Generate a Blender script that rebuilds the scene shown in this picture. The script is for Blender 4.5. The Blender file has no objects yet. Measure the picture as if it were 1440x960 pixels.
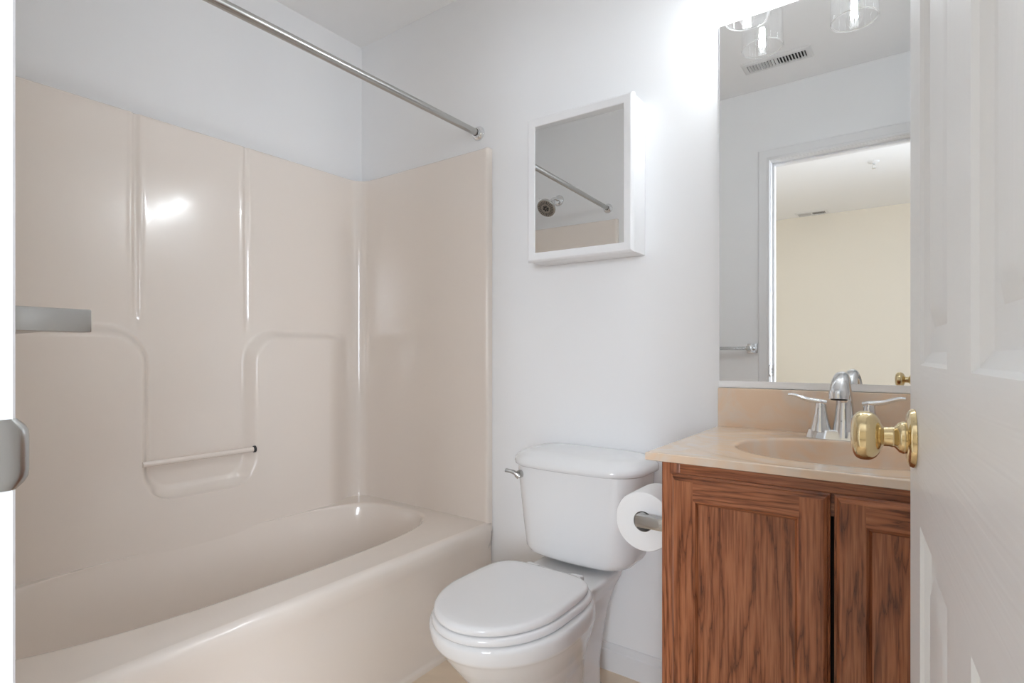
import bpy, bmesh, math
from mathutils import Vector, Matrix
from math import sin, cos, pi, radians, hypot, exp

SC = bpy.context.scene
COL = SC.collection

# ---------------------------------------------------------------- camera, light, exposure
CAM = (2.0614, -1.6487, 1.0267)
F_PX, YAW, HORIZON = 776.57, 36.1286, 498.78
cd = bpy.data.cameras.new('camera')
cam = bpy.data.objects.new('camera', cd)
COL.objects.link(cam)
cam.location = CAM
cam.rotation_euler = (radians(90), 0, radians(YAW))
cd.sensor_fit = 'HORIZONTAL'
cd.sensor_width = 36.0
cd.lens = F_PX / 1440 * 36.0
cd.shift_y = (HORIZON - 480) / 1440
cd.clip_start = 0.01
SC.camera = cam

VS = SC.view_settings
VS.view_transform = 'Standard'
try:
    VS.look = 'None'
except Exception:
    pass
VS.gamma = 1.0
VS.use_curve_mapping = False
VS.exposure = 0.21
SC.cycles.transparent_max_bounces = 32
SC.cycles.max_bounces = 16
SC.cycles.diffuse_bounces = 10
SC.cycles.glossy_bounces = 8

BULB = 308.0          # radiance of the lamp filaments
FAR_FILL_W = 14.0      # fill light behind the far one of two added bedroom windows (watts)
SIDE_FILL_W = 52.0         # the same for the side wall, also an added, unseen source

world = bpy.data.worlds.new('sky')
SC.world = world
world.use_nodes = True
bg = world.node_tree.nodes['Background']
bg.inputs[0].default_value = (.75, .85, 1, 1)
bg.inputs[1].default_value = 1.0



def fill_light(name, loc, aim, w, h, watts, spread):  # soft fill aimed at the doorway from an added opening
    ld = bpy.data.lights.new(name, 'AREA')
    ld.shape = 'RECTANGLE'
    ld.size, ld.size_y = w, h
    ld.energy = watts
    ld.color = (.89, .97, 1.08)
    ld.spread = radians(spread)
    lo = bpy.data.objects.new(name, ld)
    COL.objects.link(lo)
    lo.location = loc
    lo.rotation_euler = (Vector(aim) - Vector(loc)).to_track_quat('-Z', 'Y').to_euler()


fill_light('fill_far_window', (3.05, -4.83, 1.40), (1.75, -1.6, 1.0), 1.0, 1.3, FAR_FILL_W, 70)
fill_light('fill_side_window', (4.10, -2.85, 1.45), (1.75, -1.55, 1.15), 1.6, 1.5, SIDE_FILL_W, 108)

# ---------------------------------------------------------------- helpers
WM = {}


def link(o, parent=None, loc=None, rotz=0):
    COL.objects.link(o)
    m = Matrix.Translation(Vector(loc or (0, 0, 0))) @ Matrix.Rotation(rotz, 4, 'Z')
    if loc is not None:
        o.location = loc
    o.rotation_euler = (0, 0, rotz)
    if parent is not None:
        o.parent = parent
        WM[o.name] = WM[parent.name] @ m
    else:
        WM[o.name] = m
    return o


def tag(o, label=None, cat=None, group=None, kind=None):
    if label:
        o['label'] = label
    if cat:
        o['category'] = cat
    if group:
        o['group'] = group
    if kind:
        o['kind'] = kind
    return o


def thing(name, label, cat, loc=(0, 0, 0), rotz=0, group=None, kind=None):
    o = bpy.data.objects.new(name, None)
    o.empty_display_size = .05
    link(o, None, loc, rotz)
    return tag(o, label, cat, group, kind)


def obj(name, bm, mat, parent=None, label=None, smooth=True, local=False, origin=None,
        angle=40, recalc=True):
    """link bm (world coordinates unless local) as one mesh object"""
    if recalc:
        bmesh.ops.recalc_face_normals(bm, faces=bm.faces[:])
    me = bpy.data.meshes.new(name)
    o = bpy.data.objects.new(name, me)
    if parent is not None:
        link(o, parent, (0, 0, 0))
        if not local:
            bm.transform(WM[parent.name].inverted())
    else:
        if origin is None and not local:
            vs = [v.co for v in bm.verts]
            origin = (sum(v.x for v in vs) / len(vs), sum(v.y for v in vs) / len(vs), min(v.z for v in vs))
        link(o, None, origin or (0, 0, 0))
        bm.transform(WM[o.name].inverted())
    if smooth:
        for f in bm.faces:
            f.smooth = True
        ca = radians(angle)
        for e in bm.edges:
            if len(e.link_faces) == 2 and e.calc_face_angle(0) > ca:
                e.smooth = False
    bm.to_mesh(me)
    bm.free()
    for m in (mat if isinstance(mat, (list, tuple)) else [mat]):
        me.materials.append(m)
    if label:
        o['label'] = label
    return o


def weighted(o):
    m = o.modifiers.new('weighted_normals', 'WEIGHTED_NORMAL')
    m.keep_sharp = True
    m.weight = 80
    return o


def structure(name, bm, mat, **k):
    o = obj(name, bm, mat, **k)
    o['kind'] = 'structure'
    return o


def B():
    return bmesh.new()


def box(bm, x0, x1, y0, y1, z0, z1, bev=0, seg=2, M=None, mi=0):
    vs = [bm.verts.new((x, y, z)) for x in (x0, x1) for y in (y0, y1) for z in (z0, z1)]
    idx = [(0, 1, 3, 2), (4, 6, 7, 5), (0, 4, 5, 1), (2, 3, 7, 6), (0, 2, 6, 4), (1, 5, 7, 3)]
    fs = [bm.faces.new([vs[i] for i in q]) for q in idx]
    for f in fs:
        f.material_index = mi
    geom = vs
    if bev > 0:
        es = list({e for f in fs for e in f.edges})
        r = bmesh.ops.bevel(bm, geom=es, offset=bev, segments=seg, profile=.5, affect='EDGES')
        geom = list({v for f in r['faces'] for v in f.verts} | {v for v in vs if v.is_valid})
        for f in r['faces']:
            f.material_index = mi
    if M is not None:
        allv = set(geom)
        for v in list(geom):
            for f in v.link_faces:
                allv.update(f.verts)
        bmesh.ops.transform(bm, matrix=M, verts=list(allv))
    return bm


def loft(bm, secs, cap=True, closed=True):
    rows = [[bm.verts.new(p) for p in s] for s in secs]
    n = len(rows[0])
    for a, b in zip(rows, rows[1:]):
        for i in range(n if closed else n - 1):
            j = (i + 1) % n
            bm.faces.new((a[i], a[j], b[j], b[i]))
    if cap and closed:
        bm.faces.new(rows[0][::-1])
        bm.faces.new(rows[-1])
    return rows


def fan_close(bm, row):
    c = Vector((0, 0, 0))
    for v in row:
        c += v.co
    c = bm.verts.new(c / len(row))
    n = len(row)
    for i in range(n):
        bm.faces.new((row[i], row[(i + 1) % n], c))


def lathe(bm, prof, M=None, n=32, cap=True):
    """profile of (radius, height) turned about local z"""
    secs = [[Vector((r * cos(2 * pi * i / n), r * sin(2 * pi * i / n), z)) for i in range(n)] for r, z in prof]
    if M is not None:
        secs = [[M @ p for p in s] for s in secs]
    rows = loft(bm, secs, cap=False)
    if cap:
        fan_close(bm, rows[0])
        fan_close(bm, rows[-1])
    return bm


def axis_matrix(p, d):
    d = Vector(d).normalized()
    q = Vector((0, 0, 1)).rotation_difference(d)
    return Matrix.Translation(Vector(p)) @ q.to_matrix().to_4x4()


def tube(bm, pts, rad, n=16, cap=True, shape=None):
    """tube along points; rad a number, list, or list of (ru, rv)"""
    pts = [Vector(p) for p in pts]
    k = len(pts)
    rads = rad if isinstance(rad, (list, tuple)) else [rad] * k
    t = (pts[1] - pts[0]).normalized()
    up = Vector((0, 0, 1)) if abs(t.z) < .9 else Vector((1, 0, 0))
    u = t.cross(up).normalized()
    secs = []
    for i in range(k):
        if i == 0:
            tn = pts[1] - pts[0]
        elif i == k - 1:
            tn = pts[-1] - pts[-2]
        else:
            tn = (pts[i + 1] - pts[i]).normalized() + (pts[i] - pts[i - 1]).normalized()
        tn.normalize()
        u = (u - tn * u.dot(tn)).normalized()
        v = tn.cross(u).normalized()
        ru, rv = rads[i] if isinstance(rads[i], (list, tuple)) else (rads[i], rads[i])
        s = []
        for j in range(n):
            a = 2 * pi * j / n
            ca, sa = cos(a), sin(a)
            if shape:
                ca = math.copysign(abs(ca) ** shape, ca)
                sa = math.copysign(abs(sa) ** shape, sa)
            s.append(pts[i] + u * (ru * ca) + v * (rv * sa))
        secs.append(s)
    rows = loft(bm, secs, cap=False)
    if cap:
        fan_close(bm, rows[0])
        fan_close(bm, rows[-1])
    return bm


def arc_pts(ctrl, n=24):
    """Catmull-Rom through control points"""
    P = [Vector(c) for c in ctrl]
    P = [P[0] * 2 - P[1]] + P + [P[-1] * 2 - P[-2]]
    out = []
    segs = len(P) - 3
    for s in range(segs):
        p0, p1, p2, p3 = P[s:s + 4]
        for i in range(n):
            t = i / n
            out.append(.5 * ((2 * p1) + (p2 - p0) * t + (2 * p0 - 5 * p1 + 4 * p2 - p3) * t * t + (3 * p1 - p0 - 3 * p2 + p3) * t ** 3))
    out.append(P[-2].copy())
    return out


def lerp(a, b, t):
    return a + (b - a) * t


def smooth01(t):
    t = max(0.0, min(1.0, t))
    return t * t * (3 - 2 * t)


def interp(tab, x):
    for (a, va), (b, vb) in zip(tab, tab[1:]):
        if x <= b:
            return va + (vb - va) * (x - a) / (b - a) if b > a else vb
    return tab[-1][1]


def rect_ring(cx, cy, x0, x1, y0, y1, z, angs, r=0):
    """points on a rectangle hit by rays from (cx,cy)"""
    out = []
    for a in angs:
        dx, dy = cos(a), sin(a)
        t = 1e9
        if dx > 1e-9:
            t = min(t, (x1 - cx) / dx)
        if dx < -1e-9:
            t = min(t, (x0 - cx) / dx)
        if dy > 1e-9:
            t = min(t, (y1 - cy) / dy)
        if dy < -1e-9:
            t = min(t, (y0 - cy) / dy)
        out.append(Vector((cx + dx * t, cy + dy * t, z)))
    return out


def super_r(a, ax, ay, n):
    return (abs(cos(a) / ax) ** n + abs(sin(a) / ay) ** n) ** (-1 / n)


def rrect(x0, x1, y0, y1, r, z, k=6):
    pts = []
    for cx, cy, a0 in ((x1 - r, y1 - r, 0), (x0 + r, y1 - r, 90), (x0 + r, y0 + r, 180), (x1 - r, y0 + r, 270)):
        for i in range(k + 1):
            a = radians(a0 + 90 * i / k)
            pts.append(Vector((cx + r * cos(a), cy + r * sin(a), z)))
    return pts


# ---------------------------------------------------------------- materials
def mat(name, col, rough=.5, metal=0.0, spec=.5, coat=0.0, coat_rough=.05):
    m = bpy.data.materials.new(name)
    m.use_nodes = True
    p = m.node_tree.nodes['Principled BSDF']
    p.inputs['Base Color'].default_value = (*col, 1)
    p.inputs['Roughness'].default_value = rough
    p.inputs['Metallic'].default_value = metal
    p.inputs['Specular IOR Level'].default_value = spec
    p.inputs['Coat Weight'].default_value = coat
    p.inputs['Coat Roughness'].default_value = coat_rough
    return m


def nd(m, t, **k):
    n = m.node_tree.nodes.new(t)
    for a, v in k.items():
        setattr(n, a, v)
    return n


def lk(m, a, b):
    m.node_tree.links.new(a, b)


def pr(m):
    return m.node_tree.nodes['Principled BSDF']


def add_bump(m, scale=(1, 1, 1), noise=200.0, detail=3.0, strength=.1, dist=.001):
    tc = nd(m, 'ShaderNodeTexCoord')
    mp = nd(m, 'ShaderNodeMapping')
    mp.inputs['Scale'].default_value = scale
    nz = nd(m, 'ShaderNodeTexNoise')
    nz.inputs['Scale'].default_value = noise
    nz.inputs['Detail'].default_value = detail
    bp = nd(m, 'ShaderNodeBump')
    bp.inputs['Strength'].default_value = strength
    bp.inputs['Distance'].default_value = dist
    lk(m, tc.outputs['Object'], mp.inputs['Vector'])
    lk(m, mp.outputs['Vector'], nz.inputs['Vector'])
    lk(m, nz.outputs['Fac'], bp.inputs['Height'])
    lk(m, bp.outputs['Normal'], pr(m).inputs['Normal'])
    return nz


def vary(m, c0, c1, scale=3.0, detail=4.0, stretch=(1, 1, 1), distort=0.0, lo=.35, hi=.65):
    """procedural colour variation between two tones"""
    tc = nd(m, 'ShaderNodeTexCoord')
    mp = nd(m, 'ShaderNodeMapping')
    mp.inputs['Scale'].default_value = stretch
    nz = nd(m, 'ShaderNodeTexNoise')
    nz.inputs['Scale'].default_value = scale
    nz.inputs['Detail'].default_value = detail
    nz.inputs['Distortion'].default_value = distort
    rp = nd(m, 'ShaderNodeValToRGB')
    rp.color_ramp.elements[0].position = lo
    rp.color_ramp.elements[1].position = hi
    rp.color_ramp.elements[0].color = (*c0, 1)
    rp.color_ramp.elements[1].color = (*c1, 1)
    lk(m, tc.outputs['Object'], mp.inputs['Vector'])
    lk(m, mp.outputs['Vector'], nz.inputs['Vector'])
    lk(m, nz.outputs['Fac'], rp.inputs['Fac'])
    lk(m, rp.outputs['Color'], pr(m).inputs['Base Color'])


M_WALL = mat('wall_paint', (.85, .852, .855), .55, spec=.3)
vary(M_WALL, (.845, .848, .853), (.857, .858, .86), 2.0, 2)
add_bump(M_WALL, noise=260, strength=.06)
M_CEIL = mat('ceiling_paint', (.90, .902, .905), .8, spec=.2)
add_bump(M_CEIL, noise=200, strength=.05)
M_TRIM = mat('trim_paint', (.78, .78, .785), .3)
M_BEIGE = mat('beige_bedroom_paint', (.82, .765, .665), .6, spec=.3)
add_bump(M_BEIGE, noise=260, strength=.05)
M_CARPET = mat('bedroom_carpet', (.55, .48, .40), .95, spec=.1)
add_bump(M_CARPET, noise=500, strength=.6, dist=.004)
M_FLOOR = mat('vinyl_floor', (.80, .655, .50), .35)
vary(M_FLOOR, (.76, .62, .47), (.85, .70, .54), 6.0, 6, distort=.6)
M_TUB = mat('beige_gel_coat', (.82, .745, .675), .14, spec=.5, coat=.4, coat_rough=.018)
add_bump(M_TUB, noise=11.0, detail=1.0, strength=.06, dist=.01)
M_PORC = mat('white_porcelain', (.83, .835, .84), .07, spec=.5, coat=.3, coat_rough=.02)
M_SEAT = mat('white_seat_enamel', (.83, .83, .835), .12, spec=.5)
M_CHROME = mat('chrome', (.78, .79, .80), .08, 1.0)
M_NICKEL = mat('brushed_nickel', (.50, .495, .48), .27, 1.0)
add_bump(M_NICKEL, scale=(1, 1, 40), noise=60, strength=.05, dist=.0005)
M_BRASS = mat('polished_brass', (.74, .60, .35), .14, 1.0)
add_bump(M_BRASS, noise=18, detail=2, strength=.06, dist=.002)
M_DARK = mat('dark_rubber', (.03, .03, .03), .6)
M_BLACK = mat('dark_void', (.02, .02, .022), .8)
M_PAPER = mat('toilet_tissue', (.86, .86, .86), .95, spec=.1)
add_bump(M_PAPER, noise=420, strength=.25, dist=.001)
M_CARD = mat('grey_cardboard', (.30, .28, .26), .9)
M_MIRROR = mat('mirror_silver', (.90, .91, .91), .0, 1.0)
M_STEEL = mat('satin_aluminium', (.80, .81, .82), .25, 1.0)
M_CABWHITE = mat('white_cabinet_lacquer', (.84, .84, .845), .28)
M_VENT = mat('white_vent_enamel', (.78, .78, .78), .4)
M_WINGLASS = None

# cultured marble
M_MARBLE = mat('peach_cultured_marble', (.72, .56, .42), .12, spec=.5, coat=.2)
vary(M_MARBLE, (.79, .595, .43), (.76, .64, .53), 8.0, 8, (1, 1.4, 1), 2.6, .40, .64)


def oak(name, along):
    m = mat(name, (.25, .09, .035), .32, spec=.45, coat=.15, coat_rough=.2)
    tc = nd(m, 'ShaderNodeTexCoord')
    oi = nd(m, 'ShaderNodeObjectInfo')
    add = nd(m, 'ShaderNodeVectorMath', operation='ADD')
    sc = nd(m, 'ShaderNodeVectorMath', operation='SCALE')
    cm = nd(m, 'ShaderNodeCombineXYZ')
    lk(m, oi.outputs['Random'], cm.inputs['X'])
    lk(m, oi.outputs['Random'], cm.inputs['Z'])
    lk(m, oi.outputs['Random'], cm.inputs['Y'])
    lk(m, cm.outputs[0], sc.inputs[0])
    sc.inputs['Scale'].default_value = 7.0
    lk(m, tc.outputs['Object'], add.inputs[0])
    lk(m, sc.outputs[0], add.inputs[1])
    # cathedral figure: contour lines of a stretched noise field
    mp = nd(m, 'ShaderNodeMapping')
    s = {'Z': (9, 9, .75), 'X': (.75, 9, 11), 'Y': (9, .75, 9)}[along]
    mp.inputs['Scale'].default_value = s
    lk(m, add.outputs[0], mp.inputs['Vector'])
    n1 = nd(m, 'ShaderNodeTexNoise')
    n1.inputs['Scale'].default_value = 1.0
    n1.inputs['Detail'].default_value = 2.5
    n1.inputs['Roughness'].default_value = .45
    lk(m, mp.outputs[0], n1.inputs['Vector'])
    mul = nd(m, 'ShaderNodeMath', operation='MULTIPLY')
    mul.inputs[1].default_value = 15.0
    lk(m, n1.outputs['Fac'], mul.inputs[0])
    # the ring lines are ragged where they cut the pores
    mpj = nd(m, 'ShaderNodeMapping')
    mpj.inputs['Scale'].default_value = {'Z': (150, 150, 16), 'X': (16, 150, 150), 'Y': (150, 16, 150)}[along]
    lk(m, add.outputs[0], mpj.inputs['Vector'])
    nj = nd(m, 'ShaderNodeTexNoise')
    nj.inputs['Scale'].default_value = 1.0
    nj.inputs['Detail'].default_value = 3.0
    lk(m, mpj.outputs[0], nj.inputs['Vector'])
    mj = nd(m, 'ShaderNodeMath', operation='MULTIPLY_ADD')
    mj.inputs[1].default_value = .9
    lk(m, nj.outputs['Fac'], mj.inputs[0])
    lk(m, mul.outputs[0], mj.inputs[2])
    fr = nd(m, 'ShaderNodeMath', operation='FRACT')
    lk(m, mj.outputs[0], fr.inputs[0])
    r1 = nd(m, 'ShaderNodeValToRGB')
    e = r1.color_ramp.elements
    e[0].position, e[0].color = 0.0, (.13, .036, .012, 1)
    e[1].position, e[1].color = 1.0, (.235, .072, .026, 1)
    for p, c in ((.13, (.36, .122, .048, 1)), (.45, (.47, .182, .082, 1)), (.82, (.38, .132, .053, 1))):
        x = e.new(p)
        x.color = c
    lk(m, fr.outputs[0], r1.inputs['Fac'])
    # pores
    mp2 = nd(m, 'ShaderNodeMapping')
    s2 = {'Z': (260, 260, 9), 'X': (9, 260, 260), 'Y': (260, 9, 260)}[along]
    mp2.inputs['Scale'].default_value = s2
    lk(m, add.outputs[0], mp2.inputs['Vector'])
    n2 = nd(m, 'ShaderNodeTexNoise')
    n2.inputs['Scale'].default_value = 1.0
    n2.inputs['Detail'].default_value = 2.0
    lk(m, mp2.outputs[0], n2.inputs['Vector'])
    r2 = nd(m, 'ShaderNodeValToRGB')
    r2.color_ramp.elements[0].position, r2.color_ramp.elements[0].color = .36, (.48, .40, .36, 1)
    r2.color_ramp.elements[1].position, r2.color_ramp.elements[1].color = .56, (1, 1, 1, 1)
    lk(m, n2.outputs['Fac'], r2.inputs['Fac'])
    # broad tone
    n3 = nd(m, 'ShaderNodeTexNoise')
    n3.inputs['Scale'].default_value = .6
    lk(m, mp.outputs[0], n3.inputs['Vector'])
    r3 = nd(m, 'ShaderNodeValToRGB')
    r3.color_ramp.elements[0].position, r3.color_ramp.elements[0].color = .3, (.80, .78, .76, 1)
    r3.color_ramp.elements[1].position, r3.color_ramp.elements[1].color = .7, (1.08, 1.06, 1.04, 1)
    lk(m, n3.outputs['Fac'], r3.inputs['Fac'])
    x1 = nd(m, 'ShaderNodeMix', data_type='RGBA', blend_type='MULTIPLY')
    x1.inputs[0].default_value = .8
    lk(m, r1.outputs[0], x1.inputs[6])
    lk(m, r2.outputs[0], x1.inputs[7])
    x2 = nd(m, 'ShaderNodeMix', data_type='RGBA', blend_type='MULTIPLY')
    x2.inputs[0].default_value = 1.0
    lk(m, x1.outputs[2], x2.inputs[6])
    lk(m, r3.outputs[0], x2.inputs[7])
    lk(m, x2.outputs[2], pr(m).inputs['Base Color'])
    bp = nd(m, 'ShaderNodeBump')
    bp.inputs['Strength'].default_value = .12
    bp.inputs['Distance'].default_value = .001
    lk(m, n2.outputs['Fac'], bp.inputs['Height'])
    lk(m, bp.outputs[0], pr(m).inputs['Normal'])
    return m


M_OAK_V = oak('oak_upright_grain', 'Z')
M_OAK_H = oak('oak_level_grain', 'X')


def door_paint(name, along):
    m = mat(name, (.85, .865, .878), .33, spec=.5)
    tc = nd(m, 'ShaderNodeTexCoord')
    mp = nd(m, 'ShaderNodeMapping')
    mp.inputs['Scale'].default_value = {'X': (3.0, 1, 70), 'Z': (70, 1, 3.0)}[along]
    lk(m, tc.outputs['Object'], mp.inputs['Vector'])
    n = nd(m, 'ShaderNodeTexNoise')
    n.inputs['Scale'].default_value = 1.0
    n.inputs['Detail'].default_value = 2.0
    n.inputs['Roughness'].default_value = .4
    n.inputs['Distortion'].default_value = .5
    lk(m, mp.outputs[0], n.inputs['Vector'])
    mul = nd(m, 'ShaderNodeMath', operation='MULTIPLY')
    mul.inputs[1].default_value = 26.0
    lk(m, n.outputs['Fac'], mul.inputs[0])
    sn = nd(m, 'ShaderNodeMath', operation='SINE')
    lk(m, mul.outputs[0], sn.inputs[0])
    bp = nd(m, 'ShaderNodeBump')
    bp.inputs['Strength'].default_value = .08
    bp.inputs['Distance'].default_value = .0006
    lk(m, sn.outputs[0], bp.inputs['Height'])
    lk(m, bp.outputs[0], pr(m).inputs['Normal'])
    return m


M_DOOR_V = door_paint('door_paint_upright_grain', 'Z')
M_DOOR_H = door_paint('door_paint_level_grain', 'X')


def clear_glass(name, tint=(1, 1, 1), ior=1.45, boost=1.0):
    m = bpy.data.materials.new(name)
    m.use_nodes = True
    nt = m.node_tree
    nt.nodes.clear()
    out = nt.nodes.new('ShaderNodeOutputMaterial')
    tr = nt.nodes.new('ShaderNodeBsdfTransparent')
    tr.inputs[0].default_value = (*tint, 1)
    gl = nt.nodes.new('ShaderNodeBsdfGlossy')
    gl.inputs['Roughness'].default_value = .03
    gl.inputs['Color'].default_value = (1, 1, 1, 1)
    # thin-sheet reflectance: Schlick curve of the facing angle, the same from both sides
    lw = nt.nodes.new('ShaderNodeLayerWeight')
    lw.inputs[0].default_value = .5
    pw = nt.nodes.new('ShaderNodeMath')
    pw.operation = 'POWER'
    pw.inputs[1].default_value = 4.0
    mx = nt.nodes.new('ShaderNodeMixShader')
    mu = nt.nodes.new('ShaderNodeMath')
    mu.operation = 'MULTIPLY_ADD'
    mu.inputs[1].default_value = .80 * boost
    mu.inputs[2].default_value = .03 * boost
    nt.links.new(lw.outputs['Facing'], pw.inputs[0])
    nt.links.new(pw.outputs[0], mu.inputs[0])
    nt.links.new(mu.outputs[0], mx.inputs[0])
    nt.links.new(tr.outputs[0], mx.inputs[1])
    nt.links.new(gl.outputs[0], mx.inputs[2])
    nt.links.new(mx.outputs[0], out.inputs[0])
    return m


M_GLASS = clear_glass('clear_shade_glass', (.985, .985, .985))
M_RIMGLASS = mat('polished_glass_edge', (1, 1, 1), .02)
pr(M_RIMGLASS).inputs['Transmission Weight'].default_value = 1.0
pr(M_RIMGLASS).inputs['IOR'].default_value = 1.5
M_BULBGLASS = clear_glass('clear_bulb_glass', (.99, .99, .985))
M_WINGLASS = clear_glass('window_glass')


def emitter(name, col, s):
    m = bpy.data.materials.new(name)
    m.use_nodes = True
    nt = m.node_tree
    nt.nodes.clear()
    out = nt.nodes.new('ShaderNodeOutputMaterial')
    em = nt.nodes.new('ShaderNodeEmission')
    em.inputs[0].default_value = (*col, 1)
    em.inputs[1].default_value = s
    nt.links.new(em.outputs[0], out.inputs[0])
    return m


M_FILAMENT = emitter('glowing_filament', (.92, .98, 1.03), BULB)

# ---------------------------------------------------------------- room shell
H = 2.44
XR = 2.262           # right wall
YF = -1.532          # inner face of the front wall
YO = -1.647          # bedroom face of the front wall
JX0, JX1 = 1.445, 2.118   # clear door opening between jambs
DH = 2.05            # clear opening height
BX0, BX1, BY = -.35, 3.95, -4.70
T = .1

bm = B(); box(bm, -T, XR + T, YO - .0, T, -.1, 0)
structure('floor', bm, M_FLOOR, smooth=False)
bm = B(); box(bm, BX0 - T, BX1 + T, BY - T, YO, -.1, 0)
structure('floor_bedroom', bm, M_CARPET, smooth=False)
bm = B(); box(bm, -T, XR + T, YF, T, H, H + T)
structure('ceiling', bm, M_CEIL, smooth=False)
bm = B(); box(bm, BX0 - T, BX1 + T, BY - T, YO, H, H + T)
structure('ceiling_bedroom', bm, M_CEIL, smooth=False)
bm = B(); box(bm, -T, 0, YF, T, 0, H)
structure('wall_left', bm, M_WALL, smooth=False)
bm = B(); box(bm, 0, XR, 0, T, 0, H)
structure('wall_back', bm, M_WALL, smooth=False)
bm = B(); box(bm, XR, XR + T, YF, T, 0, H)
structure('wall_right', bm, M_WALL, smooth=False)
RO = .018            # rough opening slack filled by the jamb boards
bm = B()
box(bm, BX0 - T, JX0 - RO, YO, YF, 0, H + T)
box(bm, JX1 + RO, BX1 + T, YO, YF, 0, H + T)
box(bm, JX0 - RO, JX1 + RO, YO, YF, DH + RO, H + T)
structure('wall_front', bm, M_WALL, smooth=False)
# bedroom walls, far and right ones with unseen openings added for the fill light
WX0, WX1, WZ0, WZ1 = 2.55, 3.55, .75, 2.05
bm = B()
box(bm, BX0 - T, WX0, BY - T, BY, 0, H)
box(bm, WX1, BX1 + T, BY - T, BY, 0, H)
box(bm, WX0, WX1, BY - T, BY, 0, WZ0)
box(bm, WX0, WX1, BY - T, BY, WZ1, H)
structure('wall_bedroom_far', bm, M_BEIGE, smooth=False)
bm = B(); box(bm, BX0 - T, BX0, BY, YO, 0, H)
structure('wall_bedroom_left', bm, M_BEIGE, smooth=False)
SY0, SY1, SZ0, SZ1 = -3.65, -2.05, .70, 2.20
bm = B()
box(bm, BX1, BX1 + T, BY, SY0, 0, H)
box(bm, BX1, BX1 + T, SY1, YO, 0, H)
box(bm, BX1, BX1 + T, SY0, SY1, 0, SZ0)
box(bm, BX1, BX1 + T, SY0, SY1, SZ1, H)
structure('wall_bedroom_right', bm, M_BEIGE, smooth=False)


def added_window(name, loc, rotz, w, h):
    win = thing(name, None, None, loc, rotz, kind='structure')
    bm = B()
    box(bm, -w / 2, -w / 2 + .05, -.025, .025, 0, h, .004)
    box(bm, w / 2 - .05, w / 2, -.025, .025, 0, h, .004)
    box(bm, -w / 2 + .05, w / 2 - .05, -.025, .025, 0, .05, .004)
    box(bm, -w / 2 + .05, w / 2 - .05, -.025, .025, h - .05, h, .004)
    box(bm, -w / 2 + .05, w / 2 - .05, -.020, .020, h / 2 - .02, h / 2 + .02, .004)
    obj('window_frame', bm, M_TRIM, win, local=True)
    bm = B(); box(bm, -w / 2 + .05, w / 2 - .05, -.002, .002, .05, h - .05)
    obj('pane', bm, M_WINGLASS, win, smooth=False, local=True)


added_window('added_window_1', ((WX0 + WX1) / 2, BY - .055, WZ0), 0, WX1 - WX0, WZ1 - WZ0)  # added out of view, where the far fill light enters
added_window('added_window_2', (BX1 + .055, (SY0 + SY1) / 2, SZ0), radians(90), SY1 - SY0, SZ1 - SZ0)  # added on the unseen right wall for the side fill


def casing_profile():
    # (distance from opening edge, projection)
    return [(0, 0), (0, .012), (.003, .0145), (.012, .0145), (.016, .0125), (.024, .0135), (.040, .016), (.050, .017), (.055, .015), (.058, .010), (.058, 0)]


def casing(bm, yface, sgn):
    """mitred door casing on a wall face"""
    pf = casing_profile()
    rv = .003
    secs = []
    for corner in (0, 1, 2, 3):
        s = []
        for d, p in pf:
            d = d + rv
            x = JX0 - d if corner in (0, 1) else JX1 + d
            z = 0 if corner in (0, 3) else DH + d
            s.append(Vector((x, yface + sgn * p, z)))
        secs.append(s)
    loft(bm, secs, cap=True, closed=True)


tr = thing('trim_1', None, None, ((JX0 + JX1) / 2, YF, 0), kind='structure')
bm = B(); casing(bm, YF, 1)
obj('casing', bm, M_TRIM, tr, angle=25)
bm = B(); casing(bm, YO, -1)
obj('casing', bm, M_TRIM, tr, angle=25)
bm = B()
box(bm, JX0 - RO, JX0, YO, YF, 0, DH, .0015)
box(bm, JX1, JX1 + RO, YO, YF, 0, DH, .0015)
box(bm, JX0 - RO, JX1 + RO, YO, YF, DH, DH + RO, .0015)
obj('jamb', bm, M_TRIM, tr)
bm = B()
box(bm, JX0, JX0 + .011, YF - .075, YF - .040, 0, DH - .011, .002)
box(bm, JX1 - .011, JX1, YF - .075, YF - .040, 0, DH - .011, .002)
box(bm, JX0, JX1, YF - .075, YF - .040, DH - .011, DH, .002)
obj('door_stop', bm, M_TRIM, tr)
# strike plate with its curled lip
bm = B()
ZS, HS = .9425, .030
sec = []
prof = [(JX0 + .0002, YF - .036), (JX0 + .0018, YF - .036), (JX0 + .0018, YF - .004), (JX0 + .0020, YF + .008), (JX0 + .0014, YF + .015), (JX0 - .0010, YF + .0205), (JX0 - .005, YF + .0235),
        (JX0 - .0060, YF + .0225), (JX0 - .0024, YF + .0190), (JX0 - .0004, YF + .014), (JX0 + .0002, YF + .006), (JX0 + .0002, YF - .003)]
for i in range(13):
    a = -1 + 2 * i / 12
    h = HS * a
    cut = .006 * max(0, (abs(a) - .55) / .45) ** 2
    s = []
    for (x, y) in prof:
        t = max(0, (y - (YF - .004)) / .02)
        s.append(Vector((x, y - cut * t, ZS + h)))
    sec.append(s)
loft(bm, sec)
sp = obj('strike_plate', bm, M_NICKEL, tr, label='satin nickel strike plate')
bm = B(); box(bm, JX0 - .004, JX0 + .0021, YF - .028, YF - .014, ZS - .012, ZS + .012)
obj('latch_hole', bm, M_BLACK, sp, smooth=False)
for dz in (-.021, .021):
    bm = B(); lathe(bm, [(.0035, 0), (.0033, .0006), (.001, .0009)], axis_matrix((JX0 + .0017, YF - .02, ZS + dz), (1, 0, 0)), 12)
    obj('screw', bm, M_NICKEL, sp)


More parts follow.
